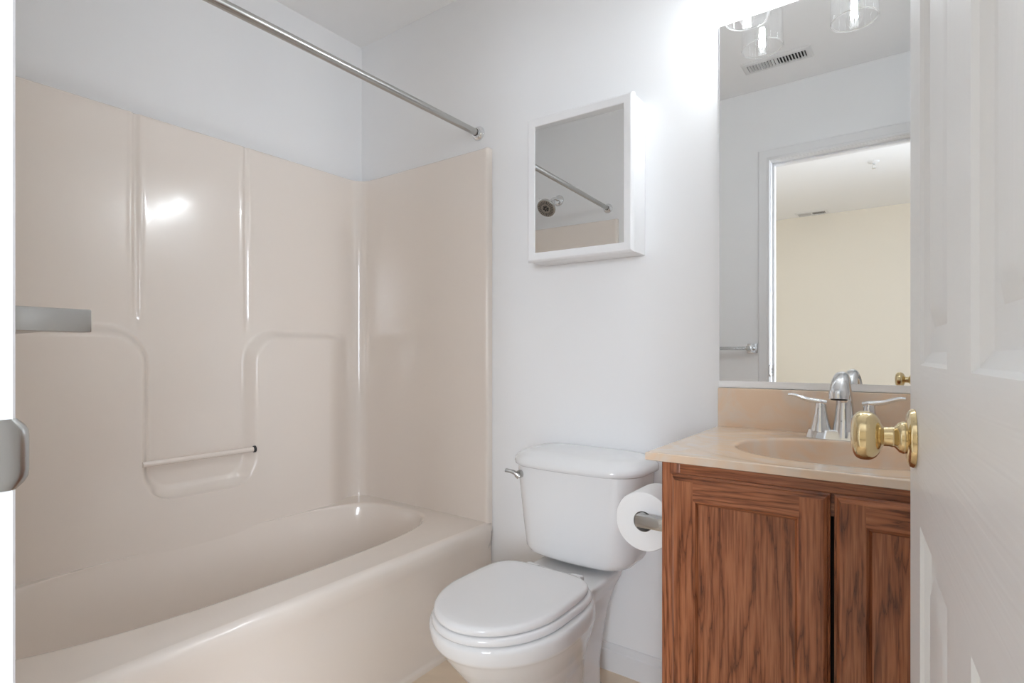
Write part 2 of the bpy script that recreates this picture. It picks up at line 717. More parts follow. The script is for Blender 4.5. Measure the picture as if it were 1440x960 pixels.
def baseboard(name, p0, p1, n):
    """profile swept along the wall foot from p0 to p1, n = inward normal"""
    pf = [(0, 0), (.012, 0), (.012, .058), (.011, .064), (.008, .068), (.0075, .073), (.005, .080), (.004, .086), (0, .088)]
    p0, p1, n = Vector(p0), Vector(p1), Vector(n)
    bm = B()
    loft(bm, [[p + n * (a + .0005) + Vector((0, 0, b)) for a, b in pf] for p in (p0, p1)])
    return structure(name, bm, M_TRIM, angle=25)


baseboard('baseboard_back', (.800, 0, 0), (1.634, 0, 0), (0, -1, 0))
baseboard('baseboard_front', (.80, YF, 0), (JX0 - .064, YF, 0), (0, 1, 0))
baseboard('baseboard_bedroom', (BX0, BY, 0), (BX1, BY, 0), (0, 1, 0))

# ---------------------------------------------------------------- tub and shower surround
tub = thing('tub_shower_unit', 'glossy beige one-piece bathtub and shower surround filling the left end of the bathroom', 'bathtub', (.4, -.766, 0))
CX, CY = .345, -.766
angs = set()
NA = 176
angs = [2 * pi * i / NA for i in range(NA)]
OX0, OX1, OY0, OY1 = .004, .765, -1.527, -.005
for (x, y) in ((OX1, OY1), (OX0, OY1), (OX0, OY0), (OX1, OY0)):
    a = math.atan2(y - CY, x - CX) % (2 * pi)
    k = min(range(NA), key=lambda i: abs(angs[i] - a))
    angs[k] = a
angs.sort()


def basin(scale, z, zmix=0.0, grow=0.0):
    out = []
    for a in angs:
        s = sin(a)
        ax = .275 if cos(a) > 0 else .2696
        if s > 0:
            r = super_r(a, ax, .680, 3.6)
        else:
            r = super_r(a, ax, .700, 2.7)
        r = r * scale
        # no rolled rim where the bowl runs straight up into the wall panel
        w = smooth01((CX + cos(a) * r - .084) / .05)
        r += grow * w
        out.append(Vector((CX + cos(a) * r, CY + sin(a) * r, z)))
    return out


bm = B()
secs = []
for x1, z in ((.787, 0), (.787, .012), (.783, .018), (.776, .024), (.772, .10), (.772, .24), (.774, .30), (.781, .335), (.783, .355), (.782, .372), (.778, .384), (.770, .392), (.760, .396)):
    secs.append(rect_ring(CX, CY, OX0, x1, OY0, OY1, z, angs))
for k in (.04, .5, .94):
    o = secs[-1]
    i_ = basin(1.0, .3965, grow=.022)
    secs.append([lerp(p, q, k) for p, q in zip(o, i_)])
for sc_, z, g in ((1.0, .396, .016), (1.0, .3945, .008), (1.0, .390, .002), (1.0, .382, -.003), (.985, .35, -.003), (.96, .26, 0), (.93, .16, 0), (.90, .11, 0), (.84, .085, 0), (.74, .073, 0), (.5, .069, 0), (.2, .066, 0)):
    secs.append(basin(sc_, z, grow=g))
rows = loft(bm, secs, cap=False)
fan_close(bm, rows[-1])
tb = weighted(obj('tub', bm, M_TUB, tub, angle=60))
bm = B(); lathe(bm, [(.034, 0), (.034, .003), (.030, .006), (.012, .006), (.010, .002), (.001, .002)], Matrix.Translation((CX, -1.33, .072)), 28)
obj('drain', bm, M_CHROME, tb, label='chrome tub drain')

# surround: a swept panel with moulded pods, soap niche and ribs
XS, YS = .030, -.030
YE = YF - 0.0 + .030
Z0, Z1 = .36, 1.810
path = []   # (x, y, nx, ny, yl) yl = coordinate along the left panel or None


def add_p(x, y, nx, ny, yl=None):
    path.append((x, y, nx, ny, yl))


R = .055
# back wall end: bullnose edge from the wall out to the panel face
add_p(.766, -.0008, 1, 0)
add_p(.766, -.018, 1, 0)
for i in range(1, 6):
    a = radians(90 * i / 5)
    add_p(.756 + .010 * cos(a), -.018 - .012 * sin(a), cos(a), -sin(a))
add_p(.742, -.0285, 0, -1)
add_p(.735, -.0275, 0, -1)
k = 16
for i in range(1, k):
    add_p(lerp(.728, XS + R, i / k), YS + .003, 0, -1)
for i in range(0, 9):
    a = radians(90 * i / 8)
    add_p(XS + R - R * sin(a), YS - R + R * cos(a), sin(a), -cos(a), None)
ny = 300
ya, yb_ = YS - R, YE + R
for i in range(1, ny):
    y = lerp(ya, yb_, i / ny)
    add_p(XS, y, 1, 0, y)
for i in range(0, 9):
    a = radians(90 * i / 8)
    add_p(XS + R - R * cos(a), YE + R - R * sin(a), cos(a), sin(a), None)
for i in range(1, k + 1):
    add_p(lerp(XS + R, .735, i / k), YE - .003, 0, 1)
add_p(.742, YE - .0015, 0, 1)
for i in range(5, 0, -1):
    a = radians(90 * i / 5)
    add_p(.756 + .010 * cos(a), YE - .012 + .012 * sin(a), cos(a), sin(a))
add_p(.766, YE - .012, 1, 0)
add_p(.766, YF + .0008, 1, 0)

NC, NHW, NZB = -.733, .152, .592


def rint(a, b, r):
    return min(-r, max(a, b)) + hypot(max(r + a, 0), max(r + b, 0))


def relief(y, z):
    if y is None:
        return 0.0
    h = 0.0
    niche = rint(abs(y - NC) - NHW, NZB - z, .060)
    pod = rint(z - 1.125, -niche, .13)
    d = -pod
    cover = 0.0
    if d > 0:
        t = d / .042
        cover = smooth01(t)
        # the foot of the niche is scooped out into a soap ledge
        wb = smooth01((NZB + .012 - z) / .03) * smooth01((NHW + .03 - abs(y - NC)) / .05)
        tt = min(1.0, t)
        scoop = 1 - math.sqrt(max(0.0, 1 - tt * tt))
        h += .046 * lerp(cover, lerp(cover, scoop, .85), wb)
    # fade the pods into the corner columns
    e = min(abs(y - (ya)), abs(y - yb_))
    h *= smooth01(e / .15)
    # corner column ribs
    up = smooth01((z - 1.09) / .09) * (1 - cover)
    for yg in (-.925, -.561):
        h += -.0055 * exp(-(abs(y - yg) / .0075) ** 4) * up
    # slight crown of the panels
    for yg in (-.925, -.561):
        h += .0012 * exp(-((abs(y - yg) - .016) / .006) ** 2) * up
    return h


zs = []
z = Z0
while z < 1.20:
    zs.append(z)
    z += .0025 if .525 < z < .60 else .0055
while z < Z1 - .012:
    zs.append(z)
    z += .03
zs += [Z1 - .012, Z1 - .006, Z1 - .002, Z1, Z1]
inset = {len(zs) - 4: .001, len(zs) - 3: .004, len(zs) - 2: .012, len(zs) - 1: .0285}
bm = B()
secs = []
for iz, z in enumerate(zs):
    s = []
    ins = inset.get(iz, 0)
    for (x, y, nx, ny_, yl) in path:
        h = relief(yl, z)
        # sink the top edge back to the wall
        px, py = x + nx * h, y + ny_ * h
        if ins:
            if yl is None and x > .74:
                if y > -.4:
                    py = min(py + ins, -.0008)
                else:
                    py = max(py - ins, YF + .0008)
                px = px - ins * .3 * (nx > .5)
            else:
                px, py = px - nx * ins, py - ny_ * ins
        s.append(Vector((max(px, .0012), min(max(py, YF + .0008), -.0008), z)))
    secs.append(s)
loft(bm, secs, cap=False, closed=False)
sur = obj('shower_surround', bm, M_TUB, tub, angle=60)
# grab bar across the soap niche
bm = B()
tube(bm, [(.072, -.922, .676), (.072, -.7, .676), (.072, -.548, .676)], .0095, 20)
gb = obj('grab_bar', bm, M_TUB, tub)
bm = B(); lathe(bm, [(.0125, 0), (.0125, .006), (.010, .009), (.004, .0095)], axis_matrix((.072, -.549, .676), (0, -1, 0)), 20)
obj('end_cap', bm, M_DARK, gb, label='dark end plug of the grab bar')

# ---------------------------------------------------------------- shower curtain rod, shower head
RX, RZ = .700, 1.880
rod = thing('shower_curtain_rod', 'brushed metal shower curtain rod spanning above the front edge of the tub', 'curtain rod', (RX, -.766, RZ))
bm = B(); tube(bm, [(RX, YF + .004, RZ), (RX, -.8, RZ), (RX, -.004, RZ)], .0127, 24)
obj('tube', bm, M_NICKEL, rod)
for y, d in ((-.0005, -1), (YF + .0005, 1)):
    bm = B()
    lathe(bm, [(.0275, 0), (.0275, .004), (.026, .008), (.021, .012), (.0185, .014), (.0185, .020), (.0145, .021), (.0140, .012)], axis_matrix((RX, y, RZ), (0, d, 0)), 32)
    obj('flange', bm, M_CHROME, rod)

SX, SZ = .375, 1.975
sh = thing('showerhead', 'round multi-spray shower head on a bent arm high on the wall above the tub end', 'shower head', (SX, YF, SZ))
bm = B(); lathe(bm, [(.034, .0005), (.034, .003), (.029, .009), (.016, .013), (.010, .014)], axis_matrix((SX, YF, SZ), (0, 1, 0)), 32)
obj('escutcheon', bm, M_CHROME, sh)
bm = B(); tube(bm, arc_pts([(SX, YF + .004, SZ), (SX, YF + .05, SZ + .002), (SX, YF + .085, SZ - .012), (SX, YF + .115, SZ - .045)], 8), .0085, 16)
obj('arm', bm, M_CHROME, sh)
hd = Vector((-.02, .74, -.67)).normalized()
hp = Vector((SX, YF + .112, SZ - .040))
bm = B(); lathe(bm, [(.012, 0), (.016, .006), (.016, .018), (.013, .022), (.022, .032), (.047, .046), (.057, .054), (.057, .062), (.054, .065)], axis_matrix(hp, hd), 40)
head = obj('head', bm, M_NICKEL, sh)
bm = B()
MH = axis_matrix(hp, hd)
lathe(bm, [(.053, .0645), (.052, .067), (.021, .067), (.020, .065), (.001, .065)], MH, 40)
obj('spray_face', bm, mat('grey_spray_face', (.34, .30, .26), .4), head)
bm = B()
for i in range(24):
    a = 2 * pi * i / 24
    for r0, r1 in ((.026, .039),):
        c = MH @ Vector((cos(a) * (r0 + r1) / 2, sin(a) * (r0 + r1) / 2, .0672))
        box(bm, -.0090, .0090, -.0018, .0018, -.0006, .0008, M=MH @ Matrix.Translation((cos(a) * .0385, sin(a) * .0385, .0672)) @ Matrix.Rotation(a, 4, 'Z'))
for i in range(6):
    a = 2 * pi * i / 6
    box(bm, -.0065, .0065, -.0038, .0038, -.0006, .0012, M=MH @ Matrix.Translation((cos(a) * .0125, sin(a) * .0125, .0665)) @ Matrix.Rotation(a, 4, 'Z'))
obj('nozzles', bm, M_DARK, head, smooth=False, label='dark rubber spray nozzles')
bm = B(); tube(bm, [MH @ Vector((-.02, -.050, .058)), MH @ Vector((-.024, -.064, .058))], [.004, .003], 10)
obj('spray_lever', bm, M_CHROME, head)

# ---------------------------------------------------------------- medicine cabinet
mc = thing('medicine_cabinet', 'white framed mirrored medicine cabinet mounted on the wall above the toilet', 'cabinet', (1.19, -.04, 1.337))
CX0, CX1, CZ0, CZ1 = 1.004, 1.380, 1.337, 1.817
bm = B(); box(bm, CX0 + .003, CX1 - .003, -.083, -.0005, CZ0 + .002, CZ1 - .002, .002)
obj('cabinet_box', bm, M_CABWHITE, mc)
# the door hangs a touch ajar from its right edge
cdoor = bpy.data.objects.new('door', None)
link(cdoor, mc, (CX1 - 1.19, -.0845 + .04, 0), radians(1.75))
W, HH = CX1 - CX0, CZ1 - CZ0


def frame_ring(x0, x1, z0, z1, y):
    return [Vector((x0, y, z0)), Vector((x1, y, z0)), Vector((x1, y, z1)), Vector((x0, y, z1))]


bm = B()
secs = []
for ins, y in ((.0, -.0005), (0, -.012), (.0015, -.0135), (.0015, -.0165), (.005, -.020), (.0075, -.021), (.026, -.019), (.028, -.0185), (.030, -.0165), (.030, -.0005)):
    secs.append(frame_ring(-W + ins, -ins, ins, HH - ins, y))
rows = loft(bm, secs, cap=False)
n = 4
for i in range(n):
    j = (i + 1) % n
    bm.faces.new((rows[-1][i], rows[-1][j], rows[0][j], rows[0][i]))
obj('door_frame', bm, M_CABWHITE, cdoor, local=True, angle=20)
bm = B(); box(bm, -W + .0295, -.0295, -.0160, -.010, .0295, HH - .0295)
obj('mirror_glass', bm, M_MIRROR, cdoor, local=True, smooth=False)

# ---------------------------------------------------------------- vanity cabinet
VX0, VX1 = 1.637, 2.256
vc = thing('vanity_cabinet', 'reddish-brown oak vanity cabinet with two framed doors standing under the sink top', 'cabinet', ((VX0 + VX1) / 2, -.27, 0))
ZT = .8055
bm = B(); box(bm, VX0, VX0 + .016, -.520, -.003, .0005, ZT)
obj('side_panel', bm, M_OAK_V, vc, smooth=False)
bm = B(); box(bm, VX1 - .016, VX1, -.520, -.003, .0005, ZT)
obj('side_panel', bm, M_OAK_V, vc, smooth=False)
bm = B(); box(bm, VX0 + .016, VX1 - .016, -.52, -.006, .085, .10); box(bm, VX0 + .016, VX1 - .016, -.012, -.006, .10, .70)
obj('bottom_shelf', bm, M_OAK_H, vc, smooth=False)
bm = B(); box(bm, VX0 + .016, VX1 - .016, -.455, -.445, .0005, .085)
obj('toe_kick', bm, M_OAK_H, vc, smooth=False)
FY0, FY1 = -.540, -.520
XC = 1.9455
bm = B(); box(bm, VX0, VX0 + .038, FY0, FY1, .085, ZT, .0012)
obj('face_stile', bm, M_OAK_V, vc)
bm = B(); box(bm, VX1 - .038, VX1, FY0, FY1, .085, ZT, .0012)
obj('face_stile', bm, M_OAK_V, vc)
bm = B(); box(bm, VX0 + .038, VX1 - .038, FY0, FY1, .745, ZT, .0005)
obj('face_rail', bm, M_OAK_H, vc)
bm = B(); box(bm, VX0 + .038, VX1 - .038, FY0, FY1, .085, .125, .0005)
obj('face_rail', bm, M_OAK_H, vc)
bm = B(); box(bm, VX0 + .038, VX1 - .038, -.518, -.514, .125, .745)
obj('dark_interior', bm, M_BLACK, vc, smooth=False)


def cab_door(x0, x1, z0, z1, lab):
    d = bpy.data.objects.new('door', None)
    link(d, vc, (x0 - WM[vc.name].translation.x, FY0 + .27, z0))
    if lab:
        d['label'] = lab
    w, h = x1 - x0, z1 - z0
    # outer edge profile (offset inward, y) then inner edge profile
    sw = .056
    po = [(0, -.001), (0, -.009), (.0035, -.0105), (.0045, -.0145), (.009, -.0185), (.011, -.019)]
    pi_ = [(.009, -.019), (.0075, -.0178), (.0055, -.0172), (.004, -.015), (.0015, -.011), (0, -.008)]   # distance from the panel edge

    def prof():
        return [(u, y) for u, y in po] + [(sw - u, y) for u, y in pi_]
    P_ = prof()
    for side in ('left', 'right'):
        bm = B()
        secs = []
        for i, (u, y) in enumerate(P_):
            x = u if side == 'left' else w - u
            # stiles run the full height; the inner moulding stops at the rails' moulding
            lims = [min(u, .011)] if i < len(po) else [u]
            if i == len(po):
                lims = [.011, u]
            for zc in lims:
                secs.append([Vector((x, y, zc)), Vector((x, y, h - zc))])
        rows = [[bm.verts.new(p) for p in s] for s in secs]
        for r0, r1 in zip(rows, rows[1:]):
            bm.faces.new((r0[0], r0[1], r1[1], r1[0]))
        bk = [[bm.verts.new(Vector((r[0].co.x, -.001, r[0].co.z))), bm.verts.new(Vector((r[1].co.x, -.001, r[1].co.z)))] for r in (rows[0], rows[-1])]
        bm.faces.new((rows[-1][0], rows[-1][1], bk[1][1], bk[1][0]))
        bm.faces.new((bk[0][0], bk[0][1], bk[1][1], bk[1][0]))
        obj('stile', bm, M_OAK_V, d, local=True, angle=25)
    for side in ('top', 'bottom'):
        bm = B()
        secs = []
        for i, (u, y) in enumerate(P_):
            zz = h - u if side == 'top' else u
            if i < len(po) - 1:
                lims = [u]
            elif i == len(po) - 1:
                lims = [u, sw - .009]
            else:
                lims = [u]
            for xa in lims:
                secs.append([Vector((xa, y, zz)), Vector((w - xa, y, zz))])
        # rail: only the length between the stiles
        rows = [[bm.verts.new(p) for p in s] for s in secs]
        for r0, r1 in zip(rows, rows[1:]):
            bm.faces.new((r0[0], r0[1], r1[1], r1[0]))
        obj('rail', bm, M_OAK_H, d, local=True, angle=25)
    bm = B(); box(bm, sw - .006, w - sw + .006, -.0095, -.004, sw - .006, h - sw + .006)
    obj('panel', bm, M_OAK_V, d, local=True, smooth=False)
    return d


cab_door(1.660, XC - .003, .105, .786, None)
cab_door(XC + .003, 2.231, .105, .786, None)

# ---------------------------------------------------------------- vanity top with integral bowl
vt = thing('countertop', 'peach marbled vanity top with an oval bowl and low backsplash lying on the oak cabinet', 'countertop', (1.93, -.28, .806))
SXc, SYc = 1.932, -.288
ax, ay = .205, .166
NA2 = 160
ang2 = [2 * pi * i / NA2 for i in range(NA2)]
TX0, TX1, TY0, TY1 = 1.603, 2.2605, -.546, -.0215
for (x, y) in ((TX1, TY1), (TX0, TY1), (TX0, TY0), (TX1, TY0)):
    a = math.atan2(y - SYc, x - SXc) % (2 * pi)
    kk = min(range(NA2), key=lambda i: abs(ang2[i] - a))
    ang2[kk] = a
ang2.sort()
ZC = .823


def oval(k, z, dx=0, dy=0):
    return [Vector((SXc + cos(a) * super_r(a, ax * k + dx, ay * k + dy, 2.15), SYc + sin(a) * super_r(a, ax * k + dx, ay * k + dy, 2.15), z)) for a in ang2]


def clampring(ring):
    return [Vector((min(max(p.x, TX0 + .006), TX1 - .006), min(max(p.y, TY0 + .006), TY1 - .004), p.z)) for p in ring]


bm = B()
secs = []
for ins, z in ((.03, ZC - .017), (.002, ZC - .017), (0, ZC - .0155), (0, ZC - .0025), (.0008, ZC - .0008), (.003, ZC)):
    secs.append(rect_ring(SXc, SYc, TX0 + ins, TX1 - ins, TY0 + ins, TY1 - (ins if z > .81 and ins < .02 else min(ins, .001)), z, ang2))
secs.append(clampring(oval(1, ZC + .0002, .120, .095)))
secs.append(clampring(oval(1, ZC - .0012, .100, .080)))
secs.append(clampring(oval(1, ZC - .0022, .085, .066)))
secs.append(clampring(oval(1, ZC - .0022, .040, .034)))
for dx, z in ((.014, -.0022), (.005, -.0026), (.001, -.0042), (-.001, -.009), (-.003, -.02)):
    secs.append(oval(1, ZC + z, dx, dx))
for k_, z in ((.955, -.045), (.92, -.075), (.86, -.102), (.76, -.122), (.58, -.133), (.35, -.139), (.16, -.1415), (.09, -.142)):
    secs.append(oval(k_, ZC + z))
rows = loft(bm, secs, cap=False)
fan_close(bm, rows[-1])
vtop = weighted(obj('top_and_bowl', bm, M_MARBLE, vt, angle=50))
bm = B(); box(bm, 1.6035, 2.2605, -.021, -.0005, ZC - .017, .933, .003)
obj('backsplash', bm, M_MARBLE, vt)
bm = B(); lathe(bm, [(.024, 0), (.024, .002), (.020, .004), (.017, .002), (.016, .006), (.012, .009), (.001, .010)], Matrix.Translation((SXc, SYc, ZC - .1425)), 24)
obj('drain', bm, M_CHROME, vt, label='chrome sink drain')

# ---------------------------------------------------------------- faucet
FX, FY, FZ = 1.922, -.082, ZC - .0018
fa = thing('faucet', 'chrome two-handle sink faucet with a tall curved spout at the back of the bowl', 'faucet', (FX, FY, FZ))
bm = B()
secs = []
for g, z in ((0, 0), (-.0005, .003), (-.0045, .020), (-.008, .0225)):
    ring = []
    for i in range(48):
        a = 2 * pi * i / 48
        r = super_r(a, .083 + g, .027 + g, 3.0)
        ring.append(Vector((FX + cos(a) * r, FY + sin(a) * r, FZ + z)))
    secs.append(ring)
loft(bm, secs)
obj('base_plate', bm, M_CHROME, fa, angle=30)
bm = B()
ctrl = [(FX, FY, FZ + .004), (FX, FY + .002, FZ + .05), (FX, FY - .002, FZ + .10), (FX, FY - .022, FZ + .138), (FX, FY - .058, FZ + .152), (FX, FY - .096, FZ + .140), (FX, FY - .113, FZ + .120), (FX, FY - .116, FZ + .104)]
pts = arc_pts(ctrl, 8)
rad = []
for i, p in enumerate(pts):
    t = i / (len(pts) - 1)
    r = interp([(0, .0275), (.14, .0225), (.28, .0175), (.43, .0155), (.57, .0155), (.71, .0180), (.86, .0205), (1, .0215)], t)
    rad.append((r * interp([(0, 1.0), (.4, 1.0), (1, 1.0)], t), r))
tube(bm, pts, rad, 28)
spt = obj('spout', bm, M_CHROME, fa, angle=50)
dirn = (pts[-1] - pts[-2]).normalized()
bm = B(); lathe(bm, [(.017, -.003), (.017, .0010), (.0150, .0015), (.014, -.001), (.001, -.001)], axis_matrix(pts[-1], dirn), 24)
obj('aerator', bm, M_DARK, spt, label='dark aerator in the spout tip')
for s in (-1, 1):
    hx = FX + s * .0508
    bm = B(); lathe(bm, [(.0245, 0.016), (.0240, .020), (.0190, .040), (.0150, .060), (.0125, .078), (.0125, .088), (.011, .0915), (.004, .093)], Matrix.Translation((hx, FY, FZ)), 28)
    hh = obj('handle', bm, M_CHROME, fa, angle=40)
    bm = B()
    pts = arc_pts([(hx - s * .012, FY, FZ + .086), (hx, FY - .002, FZ + .089), (hx + s * .03, FY - .006, FZ + .094), (hx + s * .058, FY - .010, FZ + .1035), (hx + s * .072, FY - .012, FZ + .104)], 6)
    rad = [(interp([(0, .009), (.25, .0115), (.5, .0085), (1, .0065)], i / (len(pts) - 1)), interp([(0, .007), (.3, .0065), (1, .0038)], i / (len(pts) - 1))) for i in range(len(pts))]
    tube(bm, pts, rad, 18)
    obj('lever', bm, M_CHROME, hh)
bm = B(); lathe(bm, [(.0028, 0), (.0028, .05), (.0055, .053), (.0055, .060), (.003, .063)], Matrix.Translation((FX, FY + .019, FZ + .018)), 14)
obj('lift_rod', bm, M_CHROME, fa)

# ---------------------------------------------------------------- wall mirror
MX0, MZ0, MZ1 = 1.604, .9445, 1.974
wm = thing('wall_mirror', 'large frameless mirror on the wall above the sink', 'mirror', ((MX0 + XR) / 2, -.003, MZ0))
bm = B(); box(bm, MX0, XR - .004, -.0065, -.0008, MZ0, MZ1, .0012, 1)
obj('mirror_glass', bm, M_MIRROR, wm, smooth=False)
bm = B()
box(bm, MX0, XR - .004, -.0105, -.0005, .9345, .9435)
box(bm, MX0, XR - .004, -.0105, -.0075, .9435, .9525)
obj('bottom_channel', bm, mat('pale_channel_strip', (.92, .93, .94), .35), wm, smooth=False)

# ---------------------------------------------------------------- vanity light
vl = thing('vanity_light', 'three-lamp vanity light with clear glass cylinder shades above the sink mirror', 'wall lamp', (1.926, -.0, 2.01))
bm = B(); box(bm, 1.76, 2.09, -.024, -.0006, 2.061, 2.171, .006, 3)
obj('back_plate', bm, M_NICKEL, vl)
bm = B(); tube(bm, [(1.66, -.050, 2.116), (1.926, -.050, 2.116), (2.192, -.050, 2.116)], .009, 16)
obj('crossbar', bm, M_NICKEL, vl)
for x in (1.85, 2.0):
    bm = B(); tube(bm, [(x, -.02, 2.116), (x, -.05, 2.116)], .008, 12)
    obj('standoff', bm, M_NICKEL, vl)
LY = -.095
SB = 1.921
SRR = .0545
for i in range(3):
    x = 1.701 + .229 * i
    bm = B(); tube(bm, arc_pts([(x, -.050, 2.116), (x, -.082, 2.116), (x, LY, 2.106), (x, LY, 2.076)], 6), .007, 12)
    arm = obj('arm', bm, M_NICKEL, vl)
    bm = B(); lathe(bm, [(.010, 2.084), (.024, 2.080), (.0245, 2.070), (.0245, 2.038), (.020, 2.036), (.019, 2.042), (.001, 2.042)], Matrix.Translation((x, LY, 0)), 28)
    obj('socket', bm, M_NICKEL, arm)
    bm = B()
    lathe(bm, [(.026, 2.068), (.050, 2.068), (.054, 2.066), (.0555, 2.061), (.0555, SB + .001), (.0550, SB), (.0535, SB), (.0530, SB + .001), (.0530, 2.060), (.050, 2.0645), (.026, 2.0645)], Matrix.Translation((x, LY, 0)), 48, cap=False)
    shade = obj('glass_shade', bm, M_GLASS, vl)
    bm = B()
    lathe(bm, [(SRR + .0019 * cos(a_ * pi / 4), SB - .0006 + .0019 * sin(a_ * pi / 4)) for a_ in range(9)], Matrix.Translation((x, LY, 0)), 64, cap=False)
    obj('shade_rim', bm, M_RIMGLASS, shade)
    bm = B(); lathe(bm, [(.012, 2.040), (.013, 2.022), (.0135, 2.008), (.018, 1.986), (.0225, 1.957), (.0225, 1.937), (.019, 1.917), (.010, 1.903), (.001, 1.900)], Matrix.Translation((x, LY, 0)), 24, cap=False)
    bulb = obj('bulb', bm, M_BULBGLASS, vl)
    bm = B()
    for a in range(4):
        ca, sa = cos(pi / 4 + a * pi / 2), sin(pi / 4 + a * pi / 2)
        tube(bm, [(x + .0045 * ca, LY + .0045 * sa, 1.978), (x + .0075 * ca, LY + .0075 * sa, 1.926)], .0028, 8)
    obj('filament', bm, M_FILAMENT, bulb)

# ---------------------------------------------------------------- toilet
TCX = 1.208
to = thing('toilet', 'white two-piece toilet with closed lid standing between the tub and the oak vanity', 'toilet', (TCX, -.40, 0))


def egg(cx, yb, ym, yf, hw, z, n=64, nb=3.0, nf=2.0, cut=None):
    pts = []
    for i in range(n):
        t = 2 * pi * i / n
        c, s = cos(t), sin(t)
        e = 2 / (nb if s > 0 else nf)
        x = hw * math.copysign(abs(c) ** e, c)
        y = ym + ((yb - ym) if s > 0 else (ym - yf)) * math.copysign(abs(s) ** e, s)
        pts.append(Vector((cx + x, y, z)))
    return pts


bm = B()
secs = [egg(TCX, yb, ym, yf, hw, z, 64, 2.6) for z, yb, ym, yf, hw in (
    (.002, -.20, -.36, -.555, .118), (.020, -.20, -.36, -.553, .117), (.030, -.20, -.36, -.545, .110), (.10, -.20, -.37, -.548, .104), (.17, -.20, -.39, -.585, .112),
    (.23, -.20, -.42, -.632, .137), (.28, -.20, -.45, -.672, .162), (.310, -.21, -.47, -.694, .176), (.322, -.215, -.48, -.703, .1815),
    (.327, -.22, -.485, -.709, .1850), (.345, -.23, -.49, -.714, .1875), (.362, -.24, -.495, -.716, .1885), (.369, -.245, -.495, -.713, .1865), (.3715, -.25, -.495, -.706, .180))]
loft(bm, secs)
# rear body: trapway hump and tank shelf
for prof in (
        ((.002, .112, -.11, -.46), (.018, .112, -.11, -.46), (.028, .092, -.12, -.45), (.10, .088, -.12, -.44), (.18, .090, -.10, -.42), (.26, .096, -.075, -.40), (.315, .108, -.055, -.38), (.345, .122, -.045, -.37), (.362, .128, -.04, -.36), (.369, .126, -.042, -.355), (.3715, .120, -.05, -.35)),):
    secs = []
    for z, hw, yb, yf in prof:
        secs.append(rrect(TCX - hw, TCX + hw, yf, yb, min(.045, hw * .5), z, 8))
    loft(bm, secs)
body = obj('bowl', bm, M_PORC, to)
rm = body.modifiers.new('fuse', 'REMESH')
rm.mode = 'VOXEL'
rm.voxel_size = .0045
rm.use_smooth_shade = True
sm = body.modifiers.new('soften', 'SMOOTH')
sm.factor = .5
sm.iterations = 9
for s in (-1, 1):
    bm = B(); lathe(bm, [(.013, 0.016), (.013, .026), (.010, .034), (.004, .037)], Matrix.Translation((TCX + s * .101, -.285, 0)), 18)
    obj('bolt_cap', bm, M_SEAT, to)


def lid_ring(g, z, yb=-.298, yf=-.712, hw=.1645):
    return egg(TCX, yb - g, -.500, yf + g, hw - g, z, 96, 4.6)


bm = B()
secs = [lid_ring(g, z, -.288, -.716, .172) for g, z in ((.010, .3725), (.003, .3735), (.0005, .377), (0, .382), (.0015, .388), (.005, .3915), (.010, .3925))]
# open ring: seat with its opening
inner = [egg(TCX, -.36, -.50, -.65, .110, z, 96, 2.4) for z in (.3925, .3725)]
rows = loft(bm, secs + inner, cap=False)
for i in range(96):
    j = (i + 1) % 96
    bm.faces.new((rows[-1][i], rows[-1][j], rows[0][j], rows[0][i]))
obj('seat', bm, M_SEAT, to, angle=50)
bm = B()
secs = [lid_ring(g, z) for g, z in ((.012, .3945), (.003, .3950), (.0005, .3985), (0, .403), (.0012, .4085), (.005, .4125), (.012, .4142), (.03, .4150), (.08, .4158), (.14, .416))]
loft(bm, secs)
obj('seat_lid', bm, M_SEAT, to, angle=50)
for s in (-1, 1):
    bm = B(); box(bm, TCX + s * .075 - .022, TCX + s * .075 + .022, -.292, -.262, .3725, .402, .007, 3)
    obj('hinge', bm, M_SEAT, to)


def tank_ring(hw, yb, yf, bow, rf, z, rb=.022):
    pts = []
    x0, x1 = TCX - hw, TCX + hw
    k = 8
    for i in range(k + 1):      # back right
        a = radians(90 * i / k)
        pts.append(Vector((x1 - rb + rb * cos(a), yb - rb + rb * sin(a), z)))
    for i in range(k + 1):      # back left
        a = radians(90 + 90 * i / k)
        pts.append(Vector((x0 + rb + rb * cos(a), yb - rb + rb * sin(a), z)))
    for i in range(k + 1):
        a = radians(180 + 90 * i / k)
        pts.append(Vector((x0 + rf + rf * cos(a), yf + rf + rf * sin(a), z)))
    m = 14
    for i in range(1, m):
        pts.append(Vector((lerp(x0 + rf, x1 - rf, i / m), yf, z)))
    for i in range(k + 1):
        a = radians(270 + 90 * i / k)
        pts.append(Vector((x1 - rf + rf * cos(a), yf + rf + rf * sin(a), z)))
    for p in pts:
        if p.y < (yb + yf) / 2:
            w = ((yb + yf) / 2 - p.y) / ((yb - yf) / 2)
            p.y -= bow * w * (1 - ((p.x - TCX) / hw) ** 2)
    return pts


